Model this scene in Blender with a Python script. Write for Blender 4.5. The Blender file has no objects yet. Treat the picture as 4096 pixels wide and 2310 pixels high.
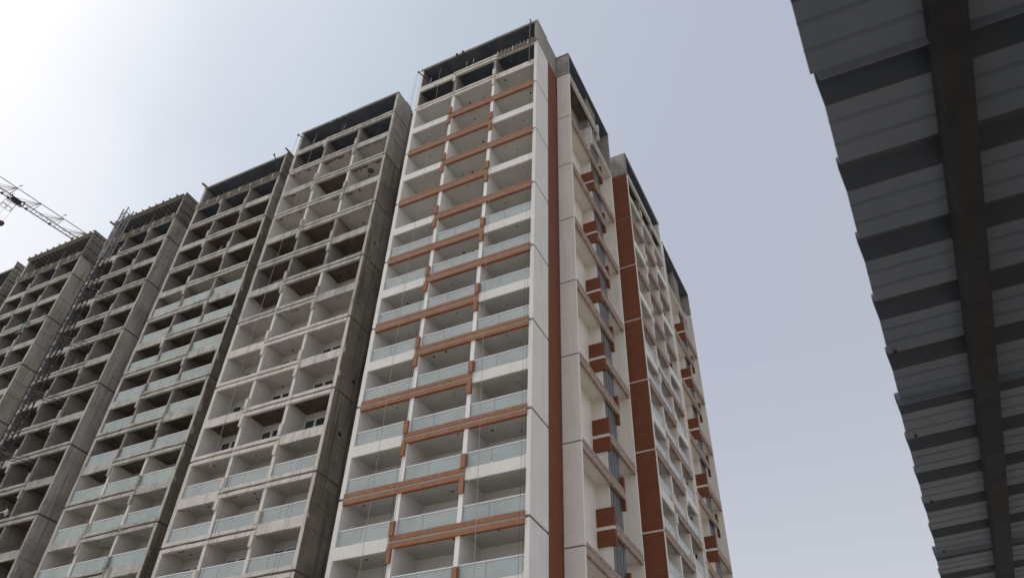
import bpy, bmesh, math, random
from mathutils import Vector, Matrix
random.seed(7)
sc = bpy.context.scene
C = sc.collection
R = math.radians

# ------------------------------------------------------------------ camera
cam_d = bpy.data.cameras.new('camera')
cam = bpy.data.objects.new('camera', cam_d); C.objects.link(cam)
cam_d.sensor_width = 36.0
cam_d.lens = 3109.335 / 4096 * 36.0
cam_d.clip_start = 0.05
cam_d.clip_end = 6000
cam_d.dof.use_dof = True; cam_d.dof.focus_distance = 60.0; cam_d.dof.aperture_fstop = 9.0
CAM = Vector((15.178, -31.504, 1.6))
PITCH, YAW, ROLL = R(41.6984), R(-27.8220), R(2.27137)
_f = Vector((math.cos(PITCH)*math.sin(YAW), math.cos(PITCH)*math.cos(YAW), math.sin(PITCH)))
_r = Vector((math.cos(YAW), -math.sin(YAW), 0))
_u = _r.cross(_f)
r_ = _r*math.cos(ROLL) + _u*math.sin(ROLL)
u_ = _u*math.cos(ROLL) - _r*math.sin(ROLL)
m = Matrix((r_, u_, -_f)).transposed().to_4x4()
m.translation = CAM
cam.matrix_world = m
sc.camera = cam

# ------------------------------------------------------------------ sky, sun, exposure
SUN_AZ, SUN_EL = R(-109), R(49)          # azimuth measured from +Y towards +X
sun_dir = Vector((math.sin(SUN_AZ)*math.cos(SUN_EL), math.cos(SUN_AZ)*math.cos(SUN_EL), math.sin(SUN_EL)))
GA, GE = R(-110), R(34)                  # the thin patch of cloud below the sun is the brightest
glow_dir = Vector((math.sin(GA)*math.cos(GE), math.cos(GA)*math.cos(GE), math.sin(GE)))
w = bpy.data.worlds.new('World'); sc.world = w; w.use_nodes = True
nt = w.node_tree; nt.nodes.clear()
def N(t, tree=None, **kw):
    n = (tree or nt).nodes.new(t)
    for k, v in kw.items(): setattr(n, k, v)
    return n
L = nt.links.new
out = N('ShaderNodeOutputWorld'); bg = N('ShaderNodeBackground')
sky = N('ShaderNodeTexSky', sky_type='NISHITA', sun_disc=False)
sky.sun_elevation = SUN_EL; sky.sun_rotation = SUN_AZ; sky.dust_density = 6.0; sky.air_density = 1.4
skym = N('ShaderNodeVectorMath', operation='SCALE'); skym.inputs['Scale'].default_value = 0.10
L(sky.outputs[0], skym.inputs[0])
tc = N('ShaderNodeTexCoord')
nrm = N('ShaderNodeVectorMath', operation='NORMALIZE'); L(tc.outputs['Generated'], nrm.inputs[0])
dot = N('ShaderNodeVectorMath', operation='DOT_PRODUCT'); L(nrm.outputs[0], dot.inputs[0]); dot.inputs[1].default_value = glow_dir
# thin-cloud brightness: falls off with the angle from the veiled sun, soft cloud noise on top
noi = N('ShaderNodeTexNoise'); L(nrm.outputs[0], noi.inputs['Vector'])
noi.inputs['Scale'].default_value = 2.6; noi.inputs['Detail'].default_value = 3.0; noi.inputs['Roughness'].default_value = 0.45
nmr = N('ShaderNodeMapRange'); L(noi.outputs['Fac'], nmr.inputs['Value'])
nmr.inputs['From Min'].default_value = 0.3; nmr.inputs['From Max'].default_value = 0.7
nmr.inputs['To Min'].default_value = -0.04; nmr.inputs['To Max'].default_value = 0.04
add = N('ShaderNodeMath', operation='ADD'); L(dot.outputs['Value'], add.inputs[0]); L(nmr.outputs[0], add.inputs[1])
ramp = N('ShaderNodeValToRGB'); L(add.outputs[0], ramp.inputs['Fac'])
cr = ramp.color_ramp
cr.elements[0].position = 0.0; cr.elements[0].color = (0.46, 0.495, 0.575, 1)
cr.elements[1].position = 0.955; cr.elements[1].color = (1.0, 1.0, 1.0, 1)
for pos, c in ((0.31, (0.455, 0.49, 0.59)), (0.535, (0.49, 0.535, 0.625)), (0.64, (0.515, 0.58, 0.67)), (0.722, (0.60, 0.655, 0.745)), (0.808, (0.76, 0.80, 0.875)), (0.88, (0.92, 0.93, 0.97))):
    e = cr.elements.new(pos); e.color = (*c, 1)
sepz = N('ShaderNodeSeparateXYZ'); L(nrm.outputs[0], sepz.inputs[0])
hzn = N('ShaderNodeMapRange', interpolation_type='SMOOTHSTEP'); L(sepz.outputs['Z'], hzn.inputs['Value'])
hzn.inputs['From Min'].default_value = 0.0; hzn.inputs['From Max'].default_value = 0.65; hzn.inputs['To Min'].default_value = 0.8; hzn.inputs['To Max'].default_value = 0.0
hmx = N('ShaderNodeMixRGB'); L(hzn.outputs[0], hmx.inputs['Fac']); L(ramp.outputs['Color'], hmx.inputs['Color1']); hmx.inputs['Color2'].default_value = (0.75, 0.75, 0.79, 1)
mix = N('ShaderNodeMixRGB'); mix.inputs['Fac'].default_value = 0.93
L(skym.outputs[0], mix.inputs['Color1']); L(hmx.outputs[0], mix.inputs['Color2'])
L(mix.outputs[0], bg.inputs['Color']); bg.inputs['Strength'].default_value = 1.0
L(bg.outputs[0], out.inputs['Surface'])

sl = bpy.data.lights.new('sun', 'SUN'); sl.energy = 1.5; sl.angle = R(12); sl.color = (1.0, 0.965, 0.92)
so = bpy.data.objects.new('sun', sl); C.objects.link(so)
so.rotation_euler = sun_dir.to_track_quat('Z', 'Y').to_euler(); so.location = sun_dir*400

vs = sc.view_settings
vs.view_transform = 'Standard'; vs.look = 'None'; vs.exposure = 0.08; vs.gamma = 1.0; vs.use_curve_mapping = False
sc.cycles.max_bounces = 6; sc.cycles.diffuse_bounces = 4; sc.cycles.transparent_max_bounces = 16

# ------------------------------------------------------------------ materials
M = {}
def mat(name, c1, c2, scale=1.5, rough=0.85, bump=0.15, streak=0.0, fine=14.0, spec=0.3, holes=False, contrast=(0.35, 0.68), dirt=None, front_raw=None, metallic=0.0):
    """two-tone mottled surface in world space, optional rain streaks, tie holes and an unplastered strip"""
    mt = bpy.data.materials.new(name); mt.use_nodes = True
    t = mt.node_tree; n = t.nodes; ln = t.links.new
    bs = n['Principled BSDF']
    bs.inputs['Roughness'].default_value = rough; bs.inputs['Specular IOR Level'].default_value = spec
    bs.inputs['Metallic'].default_value = metallic
    g = n.new('ShaderNodeNewGeometry')
    a = n.new('ShaderNodeTexNoise'); a.inputs['Scale'].default_value = scale; a.inputs['Detail'].default_value = 6; a.inputs['Roughness'].default_value = 0.62
    ln(g.outputs['Position'], a.inputs['Vector'])
    mr = n.new('ShaderNodeMapRange'); mr.inputs['From Min'].default_value = contrast[0]; mr.inputs['From Max'].default_value = contrast[1]
    ln(a.outputs['Fac'], mr.inputs['Value'])
    mx = n.new('ShaderNodeMixRGB'); mx.inputs['Color1'].default_value = (*c1, 1); mx.inputs['Color2'].default_value = (*c2, 1)
    ln(mr.outputs[0], mx.inputs['Fac'])
    col = mx.outputs[0]
    if streak:
        mp = n.new('ShaderNodeMapping'); mp.inputs['Scale'].default_value = (3.2, 3.2, 0.16)
        ln(g.outputs['Position'], mp.inputs['Vector'])
        s = n.new('ShaderNodeTexNoise'); s.inputs['Scale'].default_value = 1.0; s.inputs['Detail'].default_value = 5; s.inputs['Roughness'].default_value = 0.6
        ln(mp.outputs[0], s.inputs['Vector'])
        sr = n.new('ShaderNodeMapRange'); sr.inputs['From Min'].default_value = 0.5; sr.inputs['From Max'].default_value = 0.72
        sr.inputs['To Max'].default_value = streak
        ln(s.outputs['Fac'], sr.inputs['Value'])
        dk = n.new('ShaderNodeMixRGB'); dk.inputs['Color2'].default_value = (*(dirt or (c1[0]*0.35, c1[1]*0.33, c1[2]*0.3)), 1)
        ln(sr.outputs[0], dk.inputs['Fac']); ln(col, dk.inputs['Color1']); col = dk.outputs[0]
    if front_raw:
        o = n.new('ShaderNodeTexCoord'); sx = n.new('ShaderNodeSeparateXYZ'); ln(o.outputs['Object'], sx.inputs[0])
        q = n.new('ShaderNodeTexNoise'); q.inputs['Scale'].default_value = 1.1; q.inputs['Detail'].default_value = 4; ln(g.outputs['Position'], q.inputs['Vector'])
        qa = n.new('ShaderNodeMath'); qa.operation = 'MULTIPLY_ADD'; qa.inputs[1].default_value = 1.6; ln(q.outputs['Fac'], qa.inputs[0]); ln(sx.outputs['Y'], qa.inputs[2])
        ql = n.new('ShaderNodeMath'); ql.operation = 'LESS_THAN'; ql.inputs[1].default_value = 0.16; ln(qa.outputs[0], ql.inputs[0])
        fm = n.new('ShaderNodeMixRGB'); fm.inputs['Color2'].default_value = (*front_raw, 1); ln(ql.outputs[0], fm.inputs['Fac']); ln(col, fm.inputs['Color1']); col = fm.outputs[0]
    if holes:
        sx = n.new('ShaderNodeSeparateXYZ'); ln(g.outputs['Position'], sx.inputs[0])
        def mth(op, a=None, b=None, va=None, vb=None):
            k = n.new('ShaderNodeMath'); k.operation = op
            if a is not None: ln(a, k.inputs[0])
            elif va is not None: k.inputs[0].default_value = va
            if b is not None: ln(b, k.inputs[1])
            elif vb is not None: k.inputs[1].default_value = vb
            return k.outputs[0]
        h = mth('ADD', sx.outputs['X'], sx.outputs['Y'])
        hf = mth('ABSOLUTE', mth('SUBTRACT', mth('FRACT', mth('MULTIPLY', h, vb=1.65)), vb=0.5))
        zf = mth('ABSOLUTE', mth('SUBTRACT', mth('FRACT', mth('MULTIPLY', sx.outputs['Z'], vb=1.31)), vb=0.5))
        hm = mth('MULTIPLY', mth('LESS_THAN', hf, vb=0.065), mth('LESS_THAN', zf, vb=0.085))
        wn = n.new('ShaderNodeTexNoise'); wn.inputs['Scale'].default_value = 0.8; ln(g.outputs['Position'], wn.inputs['Vector'])
        hm = mth('MULTIPLY', hm, mth('GREATER_THAN', wn.outputs['Fac'], vb=0.56))
        hm = mth('MULTIPLY', hm, vb=0.8)
        dk = n.new('ShaderNodeMixRGB'); dk.inputs['Color2'].default_value = (0.03, 0.028, 0.025, 1); ln(hm, dk.inputs['Fac']); ln(col, dk.inputs['Color1']); col = dk.outputs[0]
    ln(col, bs.inputs['Base Color'])
    if bump:
        b = n.new('ShaderNodeTexNoise'); b.inputs['Scale'].default_value = fine; b.inputs['Detail'].default_value = 4; ln(g.outputs['Position'], b.inputs['Vector'])
        bp = n.new('ShaderNodeBump'); bp.inputs['Strength'].default_value = bump; bp.inputs['Distance'].default_value = 0.03
        ln(b.outputs['Fac'], bp.inputs['Height']); ln(bp.outputs[0], bs.inputs['Normal'])
    M[name] = mt
    return mt
mat('white_paint', (0.7, 0.675, 0.63), (0.78, 0.755, 0.71), 0.5, 0.7, 0.16, streak=0.28, dirt=(0.47, 0.44, 0.39))
mat('inner_paint', (0.8, 0.78, 0.75), (0.86, 0.84, 0.81), 0.8, 0.75, 0.08)
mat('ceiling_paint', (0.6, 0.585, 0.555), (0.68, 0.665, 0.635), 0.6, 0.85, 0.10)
mat('cream_paint', (0.76, 0.71, 0.64), (0.82, 0.775, 0.71), 0.8, 0.75, 0.14, streak=0.24, dirt=(0.42, 0.385, 0.34))
mat('brown_paint', (0.17, 0.056, 0.027), (0.205, 0.07, 0.034), 1.2, 0.8, 0.10)
mat('terracotta', (0.28, 0.122, 0.064), (0.345, 0.165, 0.096), 2.6, 0.85, 0.25, streak=0.20, dirt=(0.42, 0.30, 0.24), fine=22)
mat('band_weathered', (0.28, 0.175, 0.13), (0.44, 0.345, 0.285), 3.2, 0.85, 0.25, streak=0.3, dirt=(0.45, 0.40, 0.34), fine=20)
mat('band_groove', (0.3, 0.26, 0.215), (0.38, 0.335, 0.285), 1.6, 0.9, 0.2, streak=0.2)
mat('joint_grey', (0.20, 0.19, 0.175), (0.27, 0.255, 0.235), 1.5, 0.9, 0.2)
mat('groove_dark', (0.12, 0.11, 0.10), (0.17, 0.155, 0.14), 1.5, 0.9, 0.2)
mat('concrete_edge', (0.58, 0.535, 0.475), (0.7, 0.655, 0.59), 0.9, 0.9, 0.4, streak=0.55, dirt=(0.26, 0.23, 0.20), fine=9)
mat('concrete_edge_grey', (0.36, 0.34, 0.305), (0.57, 0.54, 0.49), 0.8, 0.9, 0.4, streak=0.7, dirt=(0.17, 0.152, 0.13), fine=9)
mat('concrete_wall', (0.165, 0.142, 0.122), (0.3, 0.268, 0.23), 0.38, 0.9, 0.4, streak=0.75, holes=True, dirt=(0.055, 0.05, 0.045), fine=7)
mat('concrete_top', (0.27, 0.25, 0.225), (0.38, 0.355, 0.32), 0.9, 0.9, 0.35, streak=0.4, holes=True, dirt=(0.11, 0.10, 0.09), fine=7)
mat('concrete_pale', (0.34, 0.315, 0.28), (0.54, 0.50, 0.445), 0.38, 0.9, 0.4, streak=0.7, holes=True, dirt=(0.12, 0.11, 0.095), fine=7)
mat('concrete_inner', (0.23, 0.21, 0.19), (0.34, 0.31, 0.28), 0.9, 0.9, 0.3, streak=0.25, fine=8)
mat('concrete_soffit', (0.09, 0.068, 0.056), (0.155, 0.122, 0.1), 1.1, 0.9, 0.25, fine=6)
mat('soffit_veil_tint', (0.075, 0.088, 0.112), (0.12, 0.135, 0.16), 1.1, 0.9, 0.25, fine=6)  # blue-grey base paints the sky's lens veil onto the dark top-storey ceilings
mat('plaster_wall', (0.62, 0.59, 0.55), (0.72, 0.69, 0.65), 0.9, 0.85, 0.15)
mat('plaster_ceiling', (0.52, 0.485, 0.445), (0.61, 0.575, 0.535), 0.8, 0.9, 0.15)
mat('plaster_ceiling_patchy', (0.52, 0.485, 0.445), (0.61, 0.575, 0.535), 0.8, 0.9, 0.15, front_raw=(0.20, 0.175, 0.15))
mat('frame_metal', (0.7, 0.72, 0.73), (0.78, 0.8, 0.81), 2, 0.45, 0, spec=0.5)
mat('handrail', (0.74, 0.75, 0.75), (0.80, 0.81, 0.81), 2, 0.35, 0, spec=0.5)
mat('louvre_grey', (0.1, 0.1, 0.105), (0.16, 0.16, 0.165), 2.5, 0.6, 0.1, spec=0.4)
mat('black', (0.006, 0.006, 0.006), (0.012, 0.011, 0.010), 3, 0.8, 0)
mat('steel_dark', (0.028, 0.03, 0.034), (0.055, 0.055, 0.06), 3, 0.6, 0.1, spec=0.5)
mat('steel_light', (0.22, 0.225, 0.235), (0.34, 0.34, 0.345), 3, 0.55, 0.1, spec=0.5)
mat('crane_paint', (0.13, 0.115, 0.115), (0.22, 0.19, 0.185), 3, 0.55, 0.0, spec=0.5)
mat('crane_red', (0.07, 0.032, 0.03), (0.11, 0.05, 0.045), 3, 0.6, 0.0)
mat('bracket_green', (0.16, 0.30, 0.29), (0.24, 0.38, 0.36), 3, 0.5, 0.0, spec=0.5)
mat('timber', (0.20, 0.165, 0.125), (0.33, 0.285, 0.225), 3, 0.9, 0.25)
mat('ply', (0.24, 0.232, 0.215), (0.36, 0.345, 0.32), 1.4, 0.85, 0.2, streak=0.4)
mat('rope', (0.30, 0.27, 0.23), (0.42, 0.39, 0.34), 5, 0.9, 0)
mat('rope_dark', (0.05, 0.05, 0.05), (0.09, 0.085, 0.08), 5, 0.9, 0)
mat('rib_shade', (0.044, 0.058, 0.08), (0.064, 0.08, 0.104), 2.2, 0.45, 0.05, spec=0.5, fine=30)  # rib hollows coloured darker than the pans, standing in for their shade
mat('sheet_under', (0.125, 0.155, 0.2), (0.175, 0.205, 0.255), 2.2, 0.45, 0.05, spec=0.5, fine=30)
mat('purlin_steel', (0.026, 0.028, 0.032), (0.045, 0.045, 0.048), 9, 0.7, 0.15, fine=60)
mat('ground', (0.36, 0.325, 0.28), (0.48, 0.44, 0.385), 0.05, 0.95, 0.4, fine=2)
mat('skin', (0.10, 0.055, 0.038), (0.13, 0.07, 0.05), 8, 0.6, 0)
mat('shirt', (0.62, 0.61, 0.60), (0.72, 0.71, 0.70), 6, 0.9, 0)
mat('trousers', (0.05, 0.055, 0.07), (0.08, 0.085, 0.10), 6, 0.9, 0)
mat('hair', (0.01, 0.009, 0.008), (0.02, 0.017, 0.015), 8, 0.7, 0)
mat('rebar', (0.07, 0.045, 0.035), (0.12, 0.075, 0.055), 6, 0.8, 0)

def glass(name, tint, refl, film, film_fac):
    mt = bpy.data.materials.new(name); mt.use_nodes = True
    t = mt.node_tree; n = t.nodes; ln = t.links.new; n.clear()
    o = n.new('ShaderNodeOutputMaterial')
    tr = n.new('ShaderNodeBsdfTransparent'); tr.inputs[0].default_value = (*tint, 1)
    gl = n.new('ShaderNodeBsdfGlossy'); gl.inputs['Roughness'].default_value = 0.04; gl.inputs['Color'].default_value = (0.92, 0.97, 0.97, 1)
    df = n.new('ShaderNodeBsdfDiffuse'); df.inputs['Color'].default_value = (*film, 1)
    tl = n.new('ShaderNodeBsdfTranslucent'); tl.inputs['Color'].default_value = (*film, 1)
    g = n.new('ShaderNodeNewGeometry'); nz = n.new('ShaderNodeTexNoise'); nz.inputs['Scale'].default_value = 0.45; nz.inputs['Detail'].default_value = 2
    ln(g.outputs['Position'], nz.inputs['Vector'])
    mr = n.new('ShaderNodeMapRange'); ln(nz.outputs['Fac'], mr.inputs['Value'])
    mr.inputs['From Min'].default_value = 0.3; mr.inputs['From Max'].default_value = 0.7
    mr.inputs['To Min'].default_value = film_fac*0.8; mr.inputs['To Max'].default_value = min(1, film_fac*1.2)
    lw = n.new('ShaderNodeLayerWeight'); lw.inputs['Blend'].default_value = refl
    m0 = n.new('ShaderNodeMixShader'); m0.inputs[0].default_value = 0.25; ln(df.outputs[0], m0.inputs[1]); ln(tl.outputs[0], m0.inputs[2])
    m1 = n.new('ShaderNodeMixShader'); ln(lw.outputs['Fresnel'], m1.inputs[0]); ln(tr.outputs[0], m1.inputs[1]); ln(gl.outputs[0], m1.inputs[2])
    m2 = n.new('ShaderNodeMixShader'); ln(mr.outputs[0], m2.inputs[0]); ln(m1.outputs[0], m2.inputs[1]); ln(m0.outputs[0], m2.inputs[2])
    ln(m2.outputs[0], o.inputs['Surface']); M[name] = mt
glass('rail_glass', (0.93, 0.965, 0.955), 0.46, (0.92, 0.95, 0.93), 0.29)
glass('film_glass', (0.80, 0.88, 0.85), 0.38, (0.80, 0.86, 0.84), 0.42)
glass('window_glass', (0.10, 0.12, 0.13), 0.45, (0.22, 0.25, 0.28), 0.30)

# ------------------------------------------------------------------ mesh helpers
_cache = {}
def mesh_from(name, v, f, mt):
    me = bpy.data.meshes.new(name); me.from_pydata(v, [], f)
    if mt: me.materials.append(M[mt])
    me.update(); return me
def box_vf(x0, x1, y0, y1, z0, z1, b=0):
    v = [(x0,y0,z0),(x1,y0,z0),(x1,y1,z0),(x0,y1,z0),(x0,y0,z1),(x1,y0,z1),(x1,y1,z1),(x0,y1,z1)]
    f = [(0,3,2,1),(4,5,6,7),(0,1,5,4),(1,2,6,5),(2,3,7,6),(3,0,4,7)]
    return v, [tuple(i+b for i in q) for q in f]
class MB:
    def __init__(s): s.v = []; s.f = []
    def box(s, x0, x1, y0, y1, z0, z1):
        v, f = box_vf(min(x0,x1), max(x0,x1), min(y0,y1), max(y0,y1), min(z0,z1), max(z0,z1), len(s.v)); s.v += v; s.f += f; return s
    def bar(s, a, b, r, n=4):
        a = Vector(a); b = Vector(b); d = b-a
        if d.length < 1e-6: return s
        d.normalize(); q = d.orthogonal().normalized(); p = d.cross(q); k = len(s.v)
        for c in (a, b):
            for i in range(n):
                t = 2*math.pi*(i+0.5)/n; s.v.append(tuple(c + r*(q*math.cos(t)+p*math.sin(t))))
        for i in range(n):
            j = (i+1) % n; s.f.append((k+i, k+j, k+n+j, k+n+i))
        s.f.append(tuple(k+i for i in reversed(range(n)))); s.f.append(tuple(k+n+i for i in range(n)))
        return s
    def lathe(s, cx, cy, prof, n=12):
        k = len(s.v)
        for (r, z) in prof:
            for i in range(n):
                t = 2*math.pi*i/n; s.v.append((cx+r*math.cos(t), cy+r*math.sin(t), z))
        for a in range(len(prof)-1):
            for i in range(n):
                j = (i+1) % n; s.f.append((k+a*n+i, k+a*n+j, k+(a+1)*n+j, k+(a+1)*n+i))
        s.f.append(tuple(k+i for i in reversed(range(n)))); s.f.append(tuple(k+(len(prof)-1)*n+i for i in range(n)))
        return s
    def mesh(s, name, mt): return mesh_from(name, s.v, s.f, mt)
    def build(s, name, mt, parent=None, loc=(0,0,0), rz=0): return put(name, s.mesh(name, mt), parent, loc, rz)
def put(name, me, parent=None, loc=(0,0,0), rz=0):
    o = bpy.data.objects.new(name, me); C.objects.link(o)
    o.location = loc
    if rz: o.rotation_euler = (0, 0, rz)
    if parent: o.parent = parent
    return o
def empty(name, loc, label, cat, group=None):
    o = bpy.data.objects.new(name, None); C.objects.link(o); o.location = loc
    return tag(o, label, cat, group)
def tag(o, label, cat, group=None, kind=None):
    if label: o['label'] = label
    if cat: o['category'] = cat
    if group: o['group'] = group
    if kind: o['kind'] = kind
    return o
def rough_box(name, x0, x1, y0, y1, z0, z1, mt, amp, variant, axis='x'):
    """a cast or plastered bar whose long edges wander a little"""
    sx, sy, sz = x1-x0, y1-y0, z1-z0
    key = (axis, round(sx,2), round(sy,2), round(sz,2), mt, amp, variant)
    if key not in _cache:
        rnd = random.Random(hash((variant, round(sx,1), round(sz,1), 3)) & 0xffff)
        n = 9; v = []; f = []
        ln = sx if axis == 'x' else sz
        for i in range(n+1):
            t = -ln/2 + ln*i/n
            j = lambda a: rnd.uniform(-a, a) if 0 < i < n else 0
            if axis == 'x':
                zt = j(amp); zb = j(amp); yy = j(amp*0.6)
                v += [(t, -sy/2+yy, -sz/2+zb), (t, sy/2, -sz/2), (t, sy/2, sz/2), (t, -sy/2+yy, sz/2+zt)]
            else:
                xt = j(amp); xb = j(amp); yy = j(amp*0.6)
                v += [(-sx/2+xb, -sy/2+yy, t), (-sx/2, sy/2, t), (sx/2, sy/2, t), (sx/2+xt, -sy/2+yy, t)]
        for i in range(n):
            a = 4*i; b = a+4
            for k in range(4):
                l = (k+1) % 4
                f.append((a+k, b+k, b+l, a+l) if axis == 'x' else (a+k, a+l, b+l, b+k))
        f.append((0,1,2,3) if axis == 'x' else (3,2,1,0)); b = 4*n; f.append((b+3,b+2,b+1,b) if axis == 'x' else (b,b+1,b+2,b+3))
        _cache[key] = mesh_from(name, v, f, mt)
    return _cache[key]

Z0, FH = 18.32, 3.05
def F(j): return Z0 + FH*j

class Frame:
    """local facade frame: x along the facade (right end = 0, left = negative), y inwards, z up"""
    def __init__(s, parent, origin=(0,0), rz=0): s.p = parent; s.o = origin; s.rz = rz; s.c = math.cos(rz); s.s = math.sin(rz)
    def loc(s, x, y, z): return (s.o[0]+x*s.c-y*s.s, s.o[1]+x*s.s+y*s.c, z)
    def box(s, name, x0, x1, y0, y1, z0, z1, mt, parent_obj=None):
        key = ('b', round(x1-x0,3), round(y1-y0,3), round(z1-z0,3), mt)
        if key not in _cache:
            a, b, c = (x1-x0)/2, (y1-y0)/2, (z1-z0)/2
            _cache[key] = mesh_from(name, *box_vf(-a, a, -b, b, -c, c), mt)
        return s.mesh(name, _cache[key], (x0+x1)/2, (y0+y1)/2, (z0+z1)/2, parent_obj)
    def rough(s, name, x0, x1, y0, y1, z0, z1, mt, amp, axis='x'):
        if amp == 0: return s.box(name, x0, x1, y0, y1, z0, z1, mt)
        me = rough_box(name, x0, x1, y0, y1, z0, z1, mt, amp, random.randrange(5), axis)
        return s.mesh(name, me, (x0+x1)/2, (y0+y1)/2, (z0+z1)/2)
    def mesh(s, name, me, x, y, z, parent_obj=None):
        if parent_obj is not None:                      # sub-part: place relative to the part, which shares this frame's rotation
            px, py, pz = parent_obj['_lx'], parent_obj['_ly'], parent_obj['_lz']
            o = put(name, me, parent_obj, (x-px, y-py, z-pz)); return o
        o = put(name, me, s.p, s.loc(x, y, z), s.rz)
        return o
_tmp = []
def mark(o, x, y, z):
    o['_lx'] = x; o['_ly'] = y; o['_lz'] = z; _tmp.append(o); return o

# ------------------------------------------------------------------ setting: ground
g = MB().box(-1500, 1500, -1500, 1500, -0.5, 0.0).build('ground', 'ground'); g['kind'] = 'structure'

# ------------------------------------------------------------------ balcony facade
WIN = {}
def window(fr, x0, x1, y, z0, z1):
    """two-leaf sliding door: frame with panes as sub-parts"""
    wd, ht = x1-x0, z1-z0; key = (round(wd,2), round(ht,2))
    if key not in WIN:
        mb = MB(); t = 0.10; a, b = wd/2, ht/2
        mb.box(-a, a, -0.05, 0.0, b-t, b).box(-a, a, -0.05, 0.0, -b, -b+t).box(-a, -a+t, -0.05, 0.0, -b+t, b-t).box(a-t, a, -0.05, 0.0, -b+t, b-t)
        mb.box(-0.09, 0.09, -0.065, 0.0, -b+t, b-t)
        fm = mb.mesh('window', 'frame_metal')
        p = MB().box(-a+t, -0.09, -0.02, 0.0, -b+t, b-t).mesh('pane', 'window_glass')
        p2 = MB().box(0.09, a-t, -0.02, 0.0, -b+t, b-t).mesh('pane', 'window_glass')
        WIN[key] = (fm, p, p2)
    fm, p, p2 = WIN[key]
    o = fr.mesh('window', fm, (x0+x1)/2, y, (z0+z1)/2)
    put('pane', p, o); put('pane', p2, o)
    return o
RAIL = {}
def railing(fr, x0, x1, y, z, gl):
    wd = x1-x0; key = (round(wd,2), gl)
    if key not in RAIL:
        a = wd/2; h = 0.90
        rail = MB().box(-a, a, -0.03, 0.03, h, h+0.055)
        for t in (-a+0.04, -a*0.15, a-0.04): rail.box(t-0.03, t+0.03, -0.035, -0.006, 0.02, 0.09)
        rm = rail.mesh('railing', 'handrail')
        s = -a*0.15
        g1 = MB().box(-a+0.02, s-0.012, -0.006, 0.006, 0.02, h).mesh('glass_panel', gl)
        g2 = MB().box(s+0.012, a-0.02, -0.006, 0.006, 0.02, h).mesh('glass_panel', gl)
        g3 = MB().box(-a+0.0, -a+0.012, 0.006, 0.32, 0.02, h).mesh('glass_panel', gl)
        RAIL[key] = (rm, g1, g2, g3)
    rm, *gs = RAIL[key]
    o = fr.mesh('railing', rm, (x0+x1)/2, y, z)
    for q in gs: put('glass_panel', q, o)
    return o
_hole = [MB().lathe(0, 0, [(r, -0.01), (r, 0.0)], 8).mesh('ceiling_hole', 'black') for r in (0.055, 0.085)]

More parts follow.
